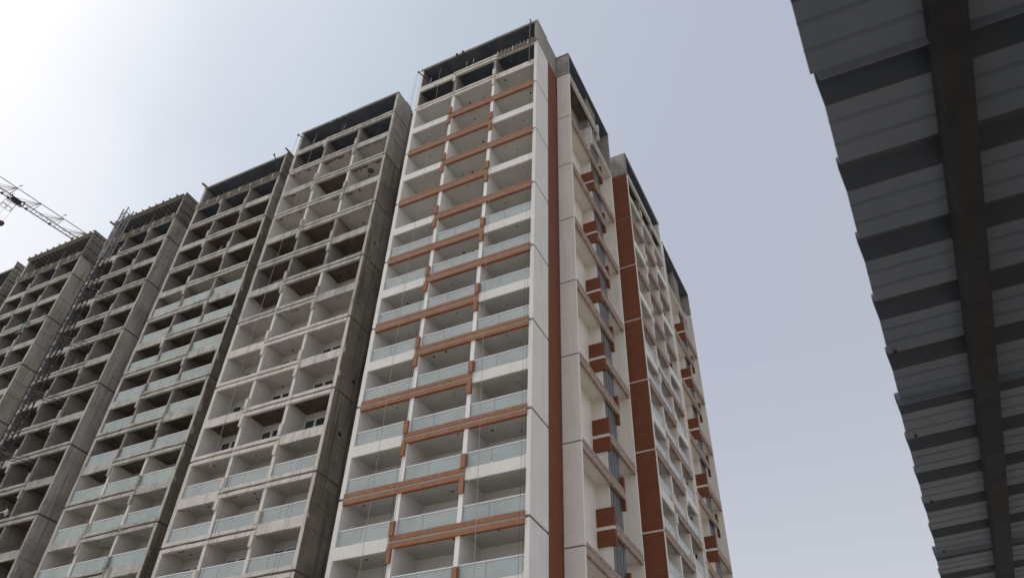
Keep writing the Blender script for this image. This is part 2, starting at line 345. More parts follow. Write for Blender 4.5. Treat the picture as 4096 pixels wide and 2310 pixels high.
def facade(fr, W, parity, jlo, style, depth=2.2, side_depth=2.2, rail_to=-99, glass_mat='rail_glass', win_to=-99, win_head=2.38, raw_from=13, holes=True, rough=0.0, right_inner_vent=False, left_face=None, dividers_top=13):
    k = W/11.8
    pw = 0.25
    d1 = (-7.95*k, -7.68*k); d2 = (-4.07*k, -3.81*k)
    bays = [(-W+0.30, d1[0]), (d1[1], d2[0]), (d2[1], -pw)]
    B = fr.box
    for j in range(jlo, 15):
        z = F(j); st = style(j); raw = j >= raw_from
        right = (j % 2 == parity)
        amp = rough if not raw else max(rough, 0.018)
        bm, gm, sm, hm = st['band'], st['groove'], st['sill'], st['hook']
        # bands or plain sill
        xa, xb = (d1[0]-0.10, -pw) if right else (-W+0.30, d2[1]+0.02)
        gy = 0.11 if st['band'].startswith('concrete_edge') else -0.022
        fr.rough('band_strip', xa, xb, -0.045, 0.16, z+0.055, z+0.30, bm, amp)
        fr.rough('band_strip', xa, xb, -0.045, 0.16, z-0.37, z-0.105, bm, amp)
        B('band_groove', xa+0.01, xb-0.01, gy, 0.16, z-0.105, z+0.055, gm)
        sa, sb = (-W+0.30, d1[0]-0.10) if right else (d2[1]+0.02, -pw)
        fr.rough('sill', sa, sb, 0.0, 0.15, z-0.45, z+0.25, sm, amp)
        hx = (d1[0]-0.10, d1[0]+0.18) if right else (d2[1]-0.26, d2[1]+0.02)
        if j <= 13: fr.rough('hook', hx[0], hx[1], -0.10, 0.10, z+0.295, z+1.10, hm, amp*0.7, 'z')
        fr.rough('hook', hx[0], hx[1], -0.10, 0.10, z-1.15, z-0.365, hm, amp*0.7, 'z')
        # floor slab and what hangs under it
        B('floor_slab', -W+0.28, -pw+0.02, 0.16, depth, z-0.14, z, 'concrete_inner')
        stb = style(j-1)
        if j > jlo:
            for b in range(3):
                x0, x1 = bays[b]
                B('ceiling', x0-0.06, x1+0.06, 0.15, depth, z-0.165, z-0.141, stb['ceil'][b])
                if holes and random.random() < 0.9:
                    for q in range(random.choice((1, 1, 2))):
                        fr.mesh('ceiling_hole', _hole[1 if random.random() < 0.35 else 0], random.uniform(x0+0.6, x1-0.4), random.uniform(0.5, 1.7), z-0.166)
        # storey j: dividers, linings, back walls
        top = F(j+1)-0.14
        if j <= dividers_top:
            for d in (d1, d2): fr.rough('divider_wall', d[0], d[1], 0.02, depth, z, top, st['wall'], amp*0.5, 'z')
        B('wall_lining', -W+0.30, -W+0.315, 0.06, depth, z, top, st['wall'])
        for b in range(3):
            x0, x1 = bays[b]
            if j > dividers_top: x0 -= 0.15; x1 += 0.15
            B('back_wall', x0-0.12, x1+0.12, depth, depth+0.1, z-0.1, F(j+1)-0.1, st['back'])
            if j <= win_to: window(fr, x0+0.05, x0+1.9, depth-0.002, z+0.02, z+win_head)
            if j <= rail_to: railing(fr, x0+0.03, x1-0.03, 0.10, z+0.27 if True else 0, glass_mat)
        if right_inner_vent and j <= 12:
            B('vent_window', -pw-0.03, -pw-0.004, 0.5, 1.5, z+0.9, z+2.5, 'black')
    # end piers: cut by an open joint every second storey
    for side in (0, 1):
        par = parity if side == 0 else 1-parity
        levels = [j for j in range(jlo-1, 16) if j % 2 == par and jlo < j < 15]
        cuts = [F(jlo)-0.5] + [F(j) for j in levels] + [F(15)-0.12]
        for a in range(len(cuts)-1):
            za = cuts[a] + (0.06 if a else 0); zb = cuts[a+1] - (0.10 if a+2 < len(cuts) else 0)
            jm = (cuts[a]+cuts[a+1])/2
            st = style(int((jm-Z0)/FH))
            if side == 0:
                fr.rough('pier', -pw, 0, 0, 0.5, za, zb, st['pier'], rough*0.6, 'z')
                B('pier_side', -pw+0.02, -0.003, 0.5, side_depth, za, zb, st['side'])
                if st['side'] != st['pier']: B('pier_side', -0.02, 0.006, 0.05, 0.5, za, zb, st['side'])
            else:
                if left_face:
                    B('pier', -W+0.07, -W+0.30, 0, depth, za, zb, st['pier'])
                    B('pier_face', -W, -W+0.066, 0.04, depth, za, zb, left_face if zb < F(14)+1 else 'concrete_top')
                else:
                    fr.rough('pier', -W, -W+0.30, 0, 0.5, za, zb, st['pier'], rough*0.6, 'z')
                    B('pier_side', -W+0.003, -W+0.28, 0.5, side_depth, za, zb, st['side'])
            if side == 0 and rough > 0.01 and random.random() < 0.6:
                zz = za + 2.6
                while zz < zb-0.4:
                    fr.rough('pour_joint', -0.006, 0.012, 0.02, side_depth-0.02, zz-0.02, zz+0.015, 'groove_dark', 0)
                    zz += random.choice((1.2, 1.5, 3.05))
            if a:
                if side == 0: B('pier_joint', -pw+0.02, -0.06, 0.06, side_depth-0.06, cuts[a]-0.10, cuts[a]+0.06, st['joint'])
                else: B('pier_joint', -W+0.06, -W+0.28, 0.06, depth-0.06, cuts[a]-0.10, cuts[a]+0.06, st['joint'])
    # roof over the open top storey
    fr.rough('roof_slab', -W, 0.0, -0.06, 2.41, F(15)-0.11, F(15)+0.09, 'concrete_top', 0.012)
    B('ceiling', -W+0.3, -pw, 0.05, depth, F(15)-0.15, F(15)-0.112, 'soffit_veil_tint')

def podium(fr, W, depth, jlo):
    z = F(jlo)-0.5
    fr.box('podium_wall', -W+0.1, -0.1, 0.4, depth, 0.0, z, 'concrete_inner')
    for i in range(5): fr.box('podium_column', -W+i*(W-0.4)/4, -W+i*(W-0.4)/4+0.4, 0.0, 0.39, 0.0, z, 'concrete_edge')

JLO = -3
# ------------------------------------------------------------------ tower A (painted)
TA = empty('apartment_tower', (0, 0, 0), 'white painted apartment tower with terracotta bands, nearest and tallest in view', 'building', 'apartment towers in a row')
def sA(j):
    if j >= 13:
        return dict(band='concrete_edge', groove='groove_dark', sill='concrete_edge', hook='concrete_edge', ceil=['soffit_veil_tint']*3, wall='concrete_inner', back='concrete_inner', pier='white_paint' if j == 13 else 'concrete_top', side='white_paint' if j == 13 else 'concrete_top', joint='groove_dark')
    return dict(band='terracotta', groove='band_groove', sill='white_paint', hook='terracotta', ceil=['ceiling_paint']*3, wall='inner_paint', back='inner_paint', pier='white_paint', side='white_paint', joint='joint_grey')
fA = Frame(TA)
facade(fA, 11.8, 0, JLO, sA, rail_to=7, win_to=5, win_head=2.3, raw_from=13, rough=0.007)
podium(fA, 11.8, 2.2, JLO)
WD = Frame(TA)
WD.box('core_wall', -11.7, -0.55, 2.32, 41.0, 0, F(15)-0.2, 'concrete_inner')
WD.box('side_wall', -0.55, -0.06, 2.2, 4.14, 0, F(14)-0.05, 'brown_paint')
WD.box('side_wall', -0.55, -0.03, 2.2, 4.14, F(14)-0.04, F(15)+0.06, 'concrete_top')
WD.box('parapet', -0.22, 0.0, 0.05, 2.05, F(15)+0.09, F(15)+0.32, 'concrete_top')
WD.box('parapet', -0.24, -0.03, 2.06, 4.14, F(15)+0.07, F(15)+0.20, 'concrete_top')
WD.box('side_wall', -0.6, -0.02, 13.9, 17.0, 0, F(15), 'cream_paint')
WD.box('side_wall', -0.6, -0.02, 27.5, 30.7, 0, F(15), 'cream_paint')
WD.box('roof_slab', -11.75, -0.6, 2.42, 41.0, F(15)-0.19, F(15)+0.05, 'concrete_top')

def recess_block(Xo, Y0, p):
    B = WD.box
    Ls = 9.96
    for j in range(JLO, 15):
        z = F(j); raw = j >= 13; zt = F(j+1)
        cm = 'cream_paint' if j < 13 else 'concrete_top'
        B('recess_wall', -0.5, 0.0, Y0+0.2, Y0+5.02, z, zt, cm)
        B('shaft_wall', 0.0, 0.86, Y0+5.0, Y0+5.12, z, zt, cm)
        B('recess_wall', -0.5, 0.0, Y0+7.2, Y0+Ls-0.16, z, zt, cm)
        if j < 13:
            B('shaft_panel', 0.0, 0.82, Y0+5.121, Y0+7.2, z, zt, 'black')
            for q in range(4):
                a = Y0+5.14+q*0.52
                B('louvre_blade', 0.83, 0.89, a, a+0.43, z+0.005, zt-0.005, 'louvre_grey')
        else:
            for q in range(4):
                a = Y0+5.14+q*0.52
                B('shaft_panel', 0.3, 0.86, a, a+0.30, z, zt, 'concrete_top')
        bm = 'band_weathered' if j < 13 else 'concrete_edge'
        hm = 'brown_paint' if j < 13 else 'concrete_edge'
        gm = 'band_groove' if j < 13 else 'groove_dark'
        sof = 'cream_paint' if j <= 13 else 'concrete_soffit'
        if j % 2 == p:
            ya, yb = Y0+0.2, Y0+7.2
            B('soffit_slab', 0.0, Xo-0.18, Y0+0.2, Y0+5.0, z-0.16, z, sof)
            h0, h1 = Y0+6.95, Y0+7.205
            B('hook', Xo-0.22, Xo+0.006, h0, h1, z+0.26, z+1.15, hm)
            B('hook', Xo-0.22, Xo+0.006, h0, h1, z-1.05, z-0.34, hm)
        else:
            if j == 14: continue
            ya, yb = Y0+5.05, Y0+Ls-0.16
            B('soffit_slab', 0.0, Xo-0.18, Y0+7.2, Y0+Ls-0.16, z-0.16, z, sof)
            B('hook', 0.0, Xo+0.006, Y0+4.84, Y0+5.1, z+0.13, z+1.25, hm)
            B('hook', 0.0, Xo+0.006, Y0+4.84, Y0+5.1, z-1.05, z-0.11, hm)
            B('hook_joint', 0.0, Xo-0.03, Y0+4.88, Y0+5.1, z-0.11, z+0.13, 'white_paint')
        B('band_strip', Xo-0.19, Xo, ya, yb, z+0.09, z+0.30, bm)
        B('band_strip', Xo-0.19, Xo, ya, yb, z-0.37, z-0.14, bm)
        B('band_groove', Xo-0.17, Xo-0.022, ya, yb, z-0.14, z+0.09, gm)
    for (ya, yb, par) in ((Y0, Y0+0.2, p), (Y0+Ls-0.16, Y0+Ls, 1-p)):
        cuts = [0.0] + [F(j) for j in range(JLO+1, 15) if j % 2 == par] + [F(15)]
        for a in range(len(cuts)-1):
            top = cuts[a] >= F(14)-0.1 if ya == Y0 else cuts[a] >= F(13)-0.1
            B('fin_wall', 0.0, Xo, ya, yb, cuts[a]+(0.04 if a else 0), cuts[a+1]-(0.06 if a+2 < len(cuts) else 0), 'concrete_top' if top else 'cream_paint')
            if a: B('fin_joint', 0.0, Xo-0.03, ya+0.03, yb, cuts[a]-0.06, cuts[a]+0.04, 'joint_grey')
    B('roof_slab', -0.6, Xo+0.03, Y0-0.06, Y0+Ls+0.02, F(15)+0.001, F(15)+0.12, 'concrete_top')
    B('ceiling', 0.0, Xo-0.02, Y0+0.2, Y0+Ls-0.17, F(15)-0.03, F(15), 'soffit_veil_tint')
recess_block(1.13, 4.14, 0)
recess_block(1.28, 30.45, 1)
# middle balcony block on the side
def sA3(j):
    if j >= 13:
        return dict(band='concrete_edge', groove='groove_dark', sill='concrete_edge', hook='concrete_edge', ceil=['concrete_soffit']*3, wall='concrete_inner', back='concrete_inner', pier='cream_paint' if j == 13 else 'concrete_top', side='cream_paint', joint='band_groove')
    return dict(band='band_weathered', groove='band_groove', sill='cream_paint', hook='cream_paint', ceil=['ceiling_paint']*3, wall='cream_paint', back='inner_paint', pier='cream_paint', side='cream_paint', joint='white_paint')
f3 = Frame(TA, (1.8, 27.65), math.pi/2)
facade(f3, 10.8, 1, JLO, sA3, rail_to=7, win_to=-9, raw_from=13, holes=False, rough=0.007, left_face='brown_paint', right_inner_vent=True)
podium(f3, 10.8, 2.2, JLO)

# ------------------------------------------------------------------ towers B to F (bare concrete)
def mk_style(dark, walls_raw_from, side='concrete_wall', edge_low='concrete_edge'):
    def s(j):
        edge = 'concrete_edge_grey' if j >= 7 else edge_low
        ceil = []
        for b in range(3):
            d = dark(j, b)
            ceil.append(('soffit_veil_tint' if j >= 13 else 'concrete_soffit') if d else ('plaster_ceiling_patchy' if (j > 9 or (j*7+b*3) % 5 == 0) else 'plaster_ceiling'))
        wl = 'concrete_inner' if (j >= walls_raw_from or j in (8, 9)) else 'plaster_wall'
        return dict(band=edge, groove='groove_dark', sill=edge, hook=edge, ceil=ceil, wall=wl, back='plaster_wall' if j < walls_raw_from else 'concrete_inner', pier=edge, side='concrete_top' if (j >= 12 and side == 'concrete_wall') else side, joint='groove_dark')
    return s
def dark_B(j, b): return j >= 13 or (j == 11 and b == 1) or (j == 9 and b < 2) or j in (7, 8, 3)
def dark_C(j, b): return j >= 10 or 3 <= j <= 8
def dark_D(j, b): return True
def dark_E(j, b): return not (j == 7 and b == 2)
specs = [
    ('B', -14.9, 1.04, 11.45, 0, dark_B, 13, dict(rail_to=2, win_to=6, glass_mat='rail_glass'), 'grey concrete tower half plastered, glass rails only low down, beside the white tower'),
    ('C', -29.35, 2.46, 11.05, 0, dark_C, 4, dict(rail_to=9, win_to=2, glass_mat='film_glass'), 'bare concrete tower with milky glass balcony rails up to its tenth storey'),
    ('D', -43.1, 2.33, 10.6, 1, dark_D, -9, dict(), 'bare concrete tower carrying the hoist mast up its front'),
    ('E', -57.0, 2.24, 10.95, 1, dark_E, -9, dict(), 'bare concrete tower directly below the crane jib'),
    ('F', -70.65, 2.3, 10.95, 1, dark_D, -9, dict(), 'farthest concrete tower cut by the left picture edge'),
]
TW = {'A': TA}
for (n, X, Y, W, par, dk, wr, kw, lab) in specs:
    T = empty('apartment_tower', (X, Y, 0), lab, 'building', 'apartment towers in a row'); TW[n] = T
    fr = Frame(T)
    jl = JLO if n in 'BC' else -1
    facade(fr, W, par, jl, mk_style(dk, wr, side='concrete_wall' if n in 'BC' else 'concrete_pale', edge_low='concrete_edge' if n == 'B' else 'concrete_edge_grey'), raw_from=-9, rough=0.02 if n == 'B' else 0.028, holes=(n in 'BC'), depth=1.85, **kw)
    podium(fr, W, 2.2, jl)
    fr.box('core_wall', -W+0.05, -0.18, 2.32, 22.0, 0, F(15)-0.2, 'concrete_wall' if n in 'BC' else 'concrete_pale')
    fr.box('roof_slab', -W, -0.1, 2.42, 22.0, F(15)-0.19, F(15)+0.05, 'concrete_top')
    fr.box('link_wall', -0.17, 3.4, 9.0, 9.3, 0, F(14), 'concrete_wall')
    if n == 'B':
        fr.box('parapet', -0.6, -0.02, 1.35, 2.15, F(15)+0.09, F(15)+0.30, 'concrete_top')

# ------------------------------------------------------------------ formwork on the unfinished roofs
def formwork(n, y1, zlo, lab, hi=0.45):
    X, Y, W = [(s[1], s[2], s[3]) for s in specs if s[0] == n][0]
    z0, z1 = F(14)+zlo, F(15)+hi
    T = empty('formwork_panel', (X+0.02, Y-0.1, z0), lab, 'formwork', 'wall formwork at the tower tops')
    h = z1-z0
    nb = max(3, round(y1/0.55)); bw = y1/nb
    for b in range(nb):
        MB().box(0.06, 0.085, b*bw+0.01, (b+1)*bw-0.01, 0.02, h-0.03*(b % 2)).build('plywood_sheet', 'ply', T)
        MB().box(0.085, 0.17, b*bw-0.03, b*bw+0.03, 0, h).build('upright', 'timber', T)
    nr = 11
    for i in range(nr):
        z = 0.1+(h-0.2)*i/(nr-1); y0 = random.uniform(-0.12, 0.02)
        MB().box(0.17, 0.23, y0, y1+random.uniform(-0.1, 0.2), z-0.035, z+0.035).build('waler', 'timber' if i % 3 else 'steel_dark', T)
    for i in range(7):
        y = random.uniform(0, y1); z = random.uniform(-0.9, -0.1)
        MB().bar((0.1, y, z), (0.1+random.uniform(0.0, 0.25), y+random.uniform(-0.3, 0.6), z+random.uniform(0.7, 1.2)), 0.03).build('loose_batten', 'timber', T)
    return T
formwork('C', 2.6, -0.25, 'ribbed formwork panel on the top right corner of the milky glass tower')
formwork('D', 3.4, -0.25, 'ribbed formwork panel at the top of the hoist mast tower')
formwork('E', 3.6, -0.45, 'grid of formwork panels on the corner right under the crane jib')
formwork('F', 6.5, -3.2, 'large formwork grid on the tower at the left picture edge', hi=1.0)

def edge_form(n, lab, x0=None):
    X, Y, W = [(s[1], s[2], s[3]) for s in specs if s[0] == n][0] if n != 'A' else (0, 0, 11.8)
    T = empty('edge_formwork', (X, Y, F(14)), lab, 'formwork', 'edge shuttering under the top storeys')
    xa = x0 if x0 is not None else -W+0.1
    nn = int(abs(xa)/0.36)
    for i in range(nn):
        x = xa + i*0.36
        MB().box(x, x+0.07, -0.17, -0.10, -0.34+random.uniform(-0.06, 0.03), 0.34+random.uniform(-0.05, 0.12)).build('soldier', 'timber' if i % 4 else 'concrete_edge', T)
    for z in (-0.22, 0.0, 0.22): MB().box(xa-0.1, -0.05, -0.10, -0.05, z-0.04, z+0.04).build('waler', 'timber' if z else 'ply', T)
edge_form('C', 'timber edge shuttering along the top storey of the milky glass tower')
edge_form('D', 'timber edge shuttering along the top storey behind the hoist mast')
edge_form('E', 'timber edge shuttering along the top storey below the crane jib')
edge_form('A', 'short timber shuttering at the top right balcony of the white tower', x0=-3.7)

def roof_joists(n, lab):
    X, Y, W = [(s[1], s[2], s[3]) for s in specs if s[0] == n][0]
    T = empty('slab_formwork', (X, Y, F(15)), lab, 'formwork', 'slab shuttering on the highest roofs')
    MB().box(-W, 0, -0.32, -0.07, 0.02, 0.10).build('deck_board', 'ply', T)
    i = 0; x = -W+0.4
    while x < -0.3:
        MB().box(x, x+0.12, -0.42, 1.2, 0.10, 0.24+0.05*(i % 2)).build('joist', 'timber', T); x += 1.02; i += 1
    for q in range(16):
        xx = -W+0.4+q*(W-0.8)/15
        MB().box(xx, xx+0.07, 0.0, 2.1, -0.235, -0.155).build('secondary_joist', 'timber', T)
roof_joists('D', 'joisted slab shuttering on the roof above the hoist mast')
roof_joists('E', 'joisted slab shuttering on the roof touched by the crane jib')
def prop(n, x, y, lab):
    X, Y, W = [(s[1], s[2], s[3]) for s in specs if s[0] == n][0]
    T = MB().bar((0,0,0), (0,0,1.6), 0.032, 6).bar((0,0,1.55), (0,0,FH-0.16), 0.024, 6).box(-0.07, 0.07, -0.07, 0.07, 0, 0.012).box(-0.07, 0.07, -0.07, 0.07, FH-0.18, FH-0.165).build('steel_prop', 'steel_light', None, (X+x, Y+y, F(14)+0.0))
    tag(T, lab, 'prop', 'steel props in the open top storeys')
ORD = ['leftmost', 'second from left', 'third from left', 'third from right', 'second from right', 'rightmost']
for i in range(6): prop('D', -10.0+i*1.75, 0.4+0.25*(i % 3), '%s of the steel props in the top storey beside the hoist mast' % ORD[i])
for i in range(6): prop('E', -9.9+i*1.7, 0.4+0.3*(i % 3), '%s of the steel props in the top storey under the crane jib' % ORD[i])

def timber(a, b, r, lab, mt='timber'):
    a = Vector(a); b = Vector(b); d = (b-a)
    o = MB().bar((0,0,0), d, r).build('timber_beam', mt, None, a); tag(o, lab, 'beam', 'beams sticking out at the roof corners')
timber((-40.25, 3.3, 64.35), (-40.32, 1.85, 64.3), 0.17, 'dark beam end jutting from the roof left corner of the milky glass tower')
timber((-29.30, 4.4, 64.62), (-29.34, 2.05, 64.6), 0.12, 'long beam jutting above the ribbed formwork of the milky glass tower')
timber((-53.9, 3.4, 64.3), (-53.89, 1.72, 64.25), 0.16, 'dark beam end jutting from the roof left of the hoist mast')
timber((-57.2, 4.2, 64.6), (-57.2, 2.1, 64.6), 0.12, 'beam end on the roof corner next to the crane jib', 'crane_red')

rb = random.Random(11)
RB = empty('rebar_bundle', (-29.2, 3.5, 57.6), 'tangle of dark reinforcing bars stuck to the side of the milky glass tower', 'rebar')
for i in range(18):
    a = Vector((rb.uniform(0, .3), rb.uniform(-.7, .7), rb.uniform(-.4, .4))); b_ = a + Vector((rb.uniform(-.1, .5), rb.uniform(-.7, .7), rb.uniform(-.5, .7)))
    MB().bar(a, b_, 0.022).build('bar', 'rebar', RB)
TB = TW['B']
for (y, z, sy, sz) in ((1.55, 31.9, 0.34, 0.16), (1.25, 27.6, 0.30, 0.22), (0.9, 44.6, 0.14, 0.3), (0.7, 42.9, 0.12, 0.2)):
    MB().box(-0.02, 0.008, y, y+sy, z, z+sz).build('wall_pocket', 'black', TB)
MB().lathe(0, 0, [(0.30, -0.008), (0.34, 0.0)], 7).build('ceiling_patch', 'groove_dark', TB, (-2.2, 1.0, F(12)-0.168))
def board(n, x, y, j, lng, tilt, lab):
    X, Y, W = [(q[1], q[2], q[3]) for q in specs if q[0] == n][0]
    o = MB().box(-0.11, 0.11, -0.02, 0.02, 0, lng).build('leaning_board', 'timber', None, (X+x, Y+y, F(j)+0.0)); o.rotation_euler = (R(-6), R(tilt), 0)
    tag(o, lab, 'board', 'boards left on the open floors')
board('D', -3.25, 0.5, 12, 2.2, 5, 'board leaning on the divider below the formwork of the hoist mast tower')
board('E', -2.2, 0.5, 11, 1.9, -12, 'tilted board in the upper right bay under the crane jib')
board('E', -6.3, 0.5, 9, 2.1, 8, 'board standing in a middle bay of the crane jib tower')
board('D', -6.0, 0.5, 8, 1.8, -9, 'board standing in a middle bay beside the hoist mast')
board('C', -5.9, 0.5, 11, 2.0, 10, 'board standing in an upper bay of the milky glass tower')
# ------------------------------------------------------------------ outrigger arms and hanging ropes
def arm(base, tip, lab, post=True, n=''):
    b = Vector(base); t = Vector(tip)
    T = empty('outrigger_arm', b, lab, 'arm', 'rope outriggers at the top storeys')
    d = t-b
    mb = MB(); mb.bar(-d.normalized()*1.0, d, 0.055); mb.build('arm_beam', 'steel_dark', T)
    if post: MB().bar((0,0.05,-0.35), (0,0.05,0.75), 0.04).build('arm_post', 'steel_light', T)
    MB().box(d.x-0.07, d.x+0.07, d.y-0.07, d.y+0.07, d.z-0.10, d.z+0.10).build('pulley', 'steel_dark', T)
arm((-10.54, 0.0, 61.45), (-10.95, -1.3, 61.5), 'leftmost rope arm sticking out of the white tower roof')
arm((-6.2, 0.0, 61.65), (-6.5, -1.3, 61.7), 'right arm of the pair near the middle of the white tower roof')
arm((-6.88, 0.0, 61.65), (-7.1, -1.3, 61.7), 'left arm of the pair near the middle of the white tower roof')
arm((-24.4, 1.04, 61.45), (-25.05, -0.35, 61.5), 'rope arm at the top left of the half plastered tower')
arm((-21.03, 1.04, 61.7), (-21.45, -0.02, 61.75), 'left arm of the pair on the half plastered tower')
arm((-20.78, 1.04, 61.8), (-20.88, -0.08, 61.85), 'right arm of the pair on the half plastered tower')
arm((-29.95, 2.46, 62.2), (-29.85, 1.4, 63.06), 'slanting rope arm near the top right corner of the milky glass tower', post=False)
def pole(x, y, z0, z1, lab):
    o = MB().bar((0,0,0), (0,0,z1-z0), 0.045, 6).box(-0.06, 0.06, -0.06, 0.06, z1-z0, z1-z0+0.08).build('scaffold_pole', 'steel_dark', None, (x, y, z0)); tag(o, lab, 'pole')
pole(-0.62, -0.12, 57.9, 64.4, 'dark upright pole at the top right corner of the white tower')
def rope(x, y, z0, z1, r, mt, lab, dx=0.0):
    mb = MB(); n = 6; pts = []
    for i in range(n+1):
        t = i/n; pts.append(Vector((x+dx*t + 0.03*math.sin(t*9), y, z1+(z0-z1)*t)))
    for i in range(n): mb.bar(pts[i], pts[i+1], r, 4)
    o = mb.build('hanging_rope', mt); tag(o, lab, 'rope', 'ropes hanging down the facades')
rope(-9.0, -0.8, 12, 61.4, 0.016, 'rope', 'pale rope hanging down the left bay of the white tower')
rope(-3.45, -0.8, 12, 58, 0.016, 'rope', 'pale rope hanging down the right bay of the white tower', dx=1.1)
for dx, nm in ((-7.55, 'left'), (-7.3, 'right')): rope(dx, -0.8, 14, 61.6, 0.010, 'rope_dark', 'thin dark rope, %s of the pair by the left divider of the white tower' % nm)
for dx, nm in ((-0.16, 'left'), (0.04, 'right')): rope(dx, -0.8, 14, 57.5, 0.009, 'rope_dark', 'thin dark rope, %s of the pair at the right pier of the white tower' % nm)
for dx, nm in ((-10.98, 'right'), (-11.12, 'left')): rope(dx-0.1, -1.25, 55, 61.4, 0.010, 'rope_dark', 'short dark rope off the leftmost roof arm, %s one' % nm)
rope(-23.2, 0.2, 26, 61.4, 0.020, 'rope', 'pale rope hanging down the left bay of the half plastered tower')
rope(-17.6, 0.2, 28, 59.5, 0.016, 'rope', 'pale rope hanging down the right bay of the half plastered tower')
for dx, nm in ((-20.9, 'right'), (-21.2, 'left')): rope(dx, 0.1, 14, 61.6, 0.010, 'rope_dark', 'thin dark rope, %s of the pair on the half plastered tower' % nm)
for dx, nm in ((-15.5, 'right'), (-15.75, 'left')): rope(dx, 0.3, 12, 60.5, 0.010, 'rope_dark', 'thin dark rope, %s of the pair at the half plastered tower corner' % nm)
rope(-25.05, -0.35, 55, 61.4, 0.012, 'rope_dark', 'short rope off the rope arm of the half plastered tower')

# ------------------------------------------------------------------ hoist mast on tower D
HM = empty('hoist_mast', (-49.3, 0.7, 0), 'dark steel lattice hoist mast climbing the front of a bare concrete tower', 'hoist mast')
sec = MB(); a = 0.36; h = 1.5
for sx in (-a, a):
    for sy in (-a, a): sec.bar((sx, sy, 0), (sx, sy, h), 0.068)
for z in (0.0, h/2):
    for (p, q) in (((-a,-a),(a,-a)), ((a,-a),(a,a)), ((a,a),(-a,a)), ((-a,a),(-a,-a))):
        sec.bar((*p, z+0.04), (*q, z+0.04), 0.045)
for (p, q) in (((-a,-a),(a,-a)), ((a,-a),(a,a)), ((a,a),(-a,a)), ((-a,a),(-a,-a))):
    sec.bar((*p, 0.04), (*q, h/2+0.04), 0.022); sec.bar((*q, h/2+0.04), (*p, h), 0.022)
sm_d = sec.mesh('mast_section', 'steel_dark'); sm_l = sm_d.copy(); sm_l.materials.clear(); sm_l.materials.append(M['steel_light'])
for i in range(42): put('mast_section', sm_d if i < 37 else sm_l, HM, (0, 0, i*h))
for i in range(42):
    MB().bar((-0.75, 0.1, 0.2), (-0.36, 0.1, 0.2), 0.02).bar((-0.75, 0.1, 0.2), (-0.75, 0.1, 0.7), 0.02).bar((-0.75, 0.1, 0.7), (-0.36, 0.1, 0.45), 0.02).build('cable_guide', 'steel_light', HM, (0, 0, i*h))
MB().bar((-0.75, 0.1, 0), (-0.75, 0.1, 61), 0.022, 6).build('power_cable', 'steel_light', HM)
for j in (5, 7, 9, 11, 13):
    z = F(j)-0.55
    MB().bar((0.36, 0.3, z), (1.7, 2.0, z), 0.04).bar((0.36, -0.3, z+0.1), (2.4, 1.9, z), 0.035).bar((-0.36, 0.36, z), (0.9, 2.1, z), 0.035).bar((0.9, 1.0, z), (1.9, 1.0, z+0.02), 0.03).build('tie_arm', 'crane_paint', HM)

# ------------------------------------------------------------------ steel bracket on tower E
BR = empty('winch_bracket', (-59.9, 2.2, 51.6), 'blue green steel winch bracket cantilevered from a balcony of the crane jib tower', 'bracket')
MB().bar((-0.05, 1.2, 0.0), (0.0, -1.9, 0.15), 0.07).bar((0.35, 1.2, 0.0), (0.3, -1.7, 0.15), 0.06).build('bracket_beam', 'steel_dark', BR)
MB().bar((0.0, -0.4, 0.0), (-0.28, -0.4, -1.45), 0.055).bar((0.32, -0.4, 0.0), (0.50, -0.4, -1.45), 0.055).bar((-0.30, -0.4, -1.45), (0.52, -0.4, -1.45), 0.055).bar((0.0, -0.4, 0.02), (0.32, -0.4, 0.02), 0.055).build('hanging_frame', 'bracket_green', BR)
MB().box(-0.1, 0.5, -0.62, -0.35, -1.62, -1.50).build('winch_box', 'steel_dark', BR)

# ------------------------------------------------------------------ tower crane
d = Vector((0.156, 0.988, 0)).normalized(); nrm_ = Vector((-d.y, d.x, 0))
CR0 = Vector((-73.2, -1.4, 76.0))
mast_p = CR0 + d*3.23*7.2
CRN = empty('tower_crane', (mast_p.x, mast_p.y, 0), 'tower crane whose lattice jib crosses the sky behind the towers', 'crane')
inv = Vector((mast_p.x, mast_p.y, 0))
def P(s, o, z): return tuple(CR0 + d*s + nrm_*o + Vector((0,0,z)) - inv)
Ls, Hh, hw = 3.23, 1.75, 0.39
for i in range(-11, 7):
    s0 = i*Ls; mb = MB()
    mb.bar(P(s0, 0, 0), P(s0+Ls, 0, 0), 0.055, 6)
    for o in (-hw, hw): mb.bar(P(s0, o, -Hh), P(s0+Ls, o, -Hh), 0.075, 6)
    for o in (-hw, hw):
        mb.bar(P(s0, 0, 0), P(s0-0.55, o, -Hh), 0.038)
        mb.bar(P(s0+Ls, 0, 0), P(s0+0.25, o, -Hh), 0.03)
        mb.bar(P(s0+Ls, 0, 0), P(s0+1.15, o, -Hh), 0.03)
        mb.bar(P(s0+Ls*0.98, 0, 0), P(s0+2.0, o, -Hh), 0.024)
    for q in range(2):
        mb.bar(P(s0+q*1.6, -hw, -Hh), P(s0+q*1.6, hw, -Hh), 0.03)
        mb.bar(P(s0+q*1.6, -hw, -Hh), P(s0+q*1.6+1.6, hw, -Hh), 0.022)
    mb.build('jib_section', 'crane_paint', CRN)
    MB().box(-0.14, 0.14, -0.14, 0.14, -0.05, 0.18).build('pulley_housing', 'steel_dark', CRN, P(s0+2.1, hw, -Hh))
for s in (-0.1, 2*Ls-0.35):
    MB().bar((0,0,0), (0.05,0.1,0.45), 0.02).bar((0.05,0.1,0.45), (0.12,0.3,0.75), 0.06, 6).build('warning_lamp', 'steel_dark', CRN, P(s, 0, 0.02))
tr = MB()
